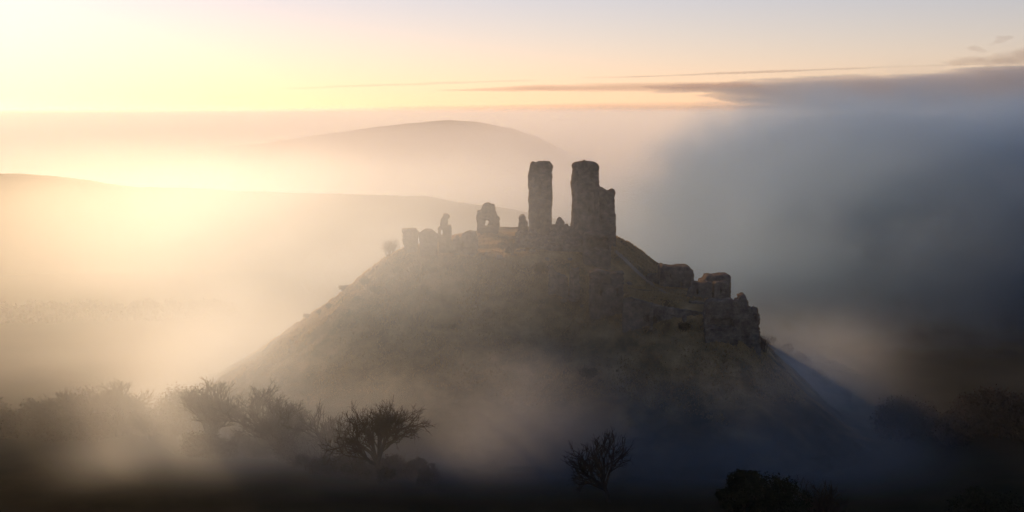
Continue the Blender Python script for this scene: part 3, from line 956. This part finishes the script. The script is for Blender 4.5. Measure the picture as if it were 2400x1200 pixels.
# added veil of lit mist, put in to brighten the front of the mound
m, nt, p = vol_mat('glow_veil', 0.002, 0.80, (0.70, 0.86, 1.0))
q = Nodes(nt)
veil = q.m('MULTIPLY', q.m('MULTIPLY', q.ramp(q.x, -58, 28, 0.0075, 0.0003), q.ramp(q.x, -130, -62, 0.05, 1.0)), q.m('MULTIPLY', q.ramp(q.y, 195, 260), q.ramp(q.y, 350, 440, 1.0, 0.0)))
q.put(p.inputs['Density'], q.m('MULTIPLY', veil, q.m('MULTIPLY', q.ramp(q.z, 70, 86, 1.0, 0.0), q.ramp(q.z, 34, 60))))
m.cycles.volume_step_rate = 2.6
tag(link('glow_veil', box_mesh('glow_veil', -200, 70, 190, 445, 33, 86.5), m), 'added veil of lit mist brightening the front of the mound', kind='stuff')

# sea of fog beyond the ridge
m, nt, p = vol_mat('fog_sea', 0.01, 0.42, (0.74, 0.88, 1.0))
q = Nodes(nt)
top = q.m('MULTIPLY_ADD', q.noise(0.003, (1, .5, 0), 2), 34, 30)
h = q.ramp(q.m('SUBTRACT', q.z, top), -22, 4, 1.0, 0.0)
ends = q.m('MULTIPLY', q.ramp(q.y, 860, 1150), q.ramp(q.y, 5000, 5900, 1.0, 0.0))
sides = q.ramp(q.m('ABSOLUTE', q.x), 2300, 2900, 1.0, 0.0)
q.put(p.inputs['Density'], q.m('MULTIPLY', q.m('ADD', h, q.ramp(q.z, 56, 100, 1.0, 0)), q.m('MULTIPLY', q.m('MULTIPLY', ends, sides), 0.0024)))
m.cycles.volume_step_rate = 0.8
tag(link('fog_sea', box_mesh('fog_sea', -3000, 3000, 850, 6000, -16, 101), m), 'pale sea of fog between the ridge and the far hill', kind='stuff')

# billowing bank that rises at the right behind the castle
m, nt, p = vol_mat('fog_bank', 0.02, 0.84, (0.40, 0.57, 0.75))
q = Nodes(nt)
prof = q.ramp(q.x, 20, 190, 30, 98)
top = q.m('ADD', prof, q.m('MULTIPLY_ADD', q.noise(0.010, (1, 1, .6), 2, .6), 80, -40))
h = q.ramp(q.m('SUBTRACT', q.z, top), -45, 12, 1.0, 0.0)
lump = q.ramp(q.noise(0.017, (1, 1, 1.4), 4, .72, (7, 3, 1)), 0.38, 0.62, 0.06, 1.6)
ends = q.m('MULTIPLY', q.ramp(q.y, 500, 640), q.ramp(q.y, 1000, 1180, 1.0, 0.0))
sides = q.m('MULTIPLY', q.ramp(q.x, 10, 100, 0.0, 1.0), q.ramp(q.x, 800, 980, 1.0, 0.0))
q.put(p.inputs['Density'], q.m('MULTIPLY', q.m('MULTIPLY', q.m('MULTIPLY', h, lump), q.m('MULTIPLY', ends, sides)), 0.036))
m.cycles.volume_step_rate = 1.2
tag(link('fog_bank', box_mesh('fog_bank', 10, 1000, 490, 1200, -17, 120), m), 'dark billowing bank of fog rising beside the castle', kind='stuff')


# ------------------------------------------------------------------ far clouds, beyond the haze
def cloud(name, label, Yc, outline, depth, tau, color, g=0.3, edge=9.0, wisp=(90.0, 5.0, 3.0), seed=0, du=9.0, dv=1.6):
    """A flat bank of cloud: outline in photograph pixels, thick in the middle and thinning to its rim."""
    P = np.array(outline, float)
    (u0, v0), (u1, v1) = P.min(0) - 14, P.max(0) + 14
    us, vs_ = np.arange(u0, u1, du), np.arange(v0, v1, dv)
    ws = np.linspace(-1.2, 1.2, 15)
    U, V = np.meshgrid(us, vs_, indexing='ij')
    k = 8.0                                                     # clouds are long and flat: measure rows eight times finer
    d = sd_poly(P * np.array([1 / k, 1]), U / k, V) + wisp[2] * fbm(U / wisp[0], V / wisp[1], seed * .37, 4, seed)
    t = np.clip(-d / edge, 0, 1) ** 0.8
    S = np.abs(ws)[None, None, :] - t[..., None] + np.where(d > 0, d, 0)[..., None] * .1 + 0.02
    vv, f = surface_net(S, (0, 0, 0), 1.0)
    u = u0 + vv[:, 0] * du; w = v0 + vv[:, 1] * dv; s = -1.2 + vv[:, 2] * (2.4 / 14)
    Yv = Yc + s * depth / 2
    pts = np.stack([(u - 1200) / F * Yv, Yv, CZ - (w - HY) / F * Yc], 1)
    m, nt, p = vol_mat(name, tau / depth, g, color)
    p.inputs['Absorption Color'].default_value = (0, 0, 0, 1)
    return tag(link(name, mesh(name, pts, f), m), label, 'cloud', 'low clouds along the horizon', 'thing')


cloud('cloud', 'long dark cloud bank with a straight top edge at the right horizon', 24000, [(1480, 200), (1700, 192), (1900, 181), (2100, 168), (2250, 157), (2420, 148), (2600, 140), (2600, 330), (2200, 320), (1900, 300), (1700, 240)], 2600, 2.3, (.45, .55, .7), edge=20, wisp=(110., 6., 6.), seed=3)
cloud('cloud', 'hair-thin dark streak above the long cloud bank', 23500, [(1300, 183), (1500, 178), (1800, 166), (2100, 155), (2330, 149), (2330, 151), (2100, 158), (1800, 170), (1500, 181.5)], 1500, 1.1, (.5, .5, .5), edge=2.2, wisp=(130., 3., 0.8), seed=5, dv=.8)
cloud('cloud', 'pink-brown spindle of cloud above the far hill and towers', 23000, [(1020, 212), (1250, 198), (1500, 193), (1760, 190), (1800, 204), (1620, 214), (1400, 217), (1200, 216)], 1800, 1.0, (.6, .55, .55), edge=10, wisp=(140., 4., 2.0), seed=8)
cloud('cloud', 'faint long streak in the bright sky left of the pink-brown spindle', 23000, [(600, 211), (800, 200), (1000, 193), (1240, 186), (1270, 189), (1060, 196), (850, 204)], 1500, .45, (.6, .6, .6), edge=4, wisp=(120., 3., 1.2), seed=11, dv=.9)
cloud('cloud', 'faintest short streak low in the glow at the left', 23000, [(430, 231), (520, 226), (640, 224), (640, 226), (540, 229)], 1200, .3, (.6, .6, .6), edge=2.5, wisp=(80., 2.5, .8), seed=12, dv=.8)
cloud('cloud', 'dull pink layer lying on the horizon behind the far hill', 23800, [(640, 262), (860, 251), (1100, 246), (1400, 241), (1750, 238), (1900, 250), (1900, 300), (640, 300)], 2200, .9, (.6, .55, .55), edge=14, wisp=(200., 5., 2.0), seed=14)
cloud('cloud', 'smoky wisp curling up above the cloud bank in the top right corner', 23200, [(2190, 152), (2240, 128), (2290, 108), (2330, 92), (2352, 86), (2366, 93), (2345, 112), (2330, 128), (2380, 112), (2430, 104), (2480, 130), (2480, 156), (2300, 158)], 900, .8, (.5, .5, .5), edge=16, wisp=(38., 14., 7.0), seed=17, du=4.)
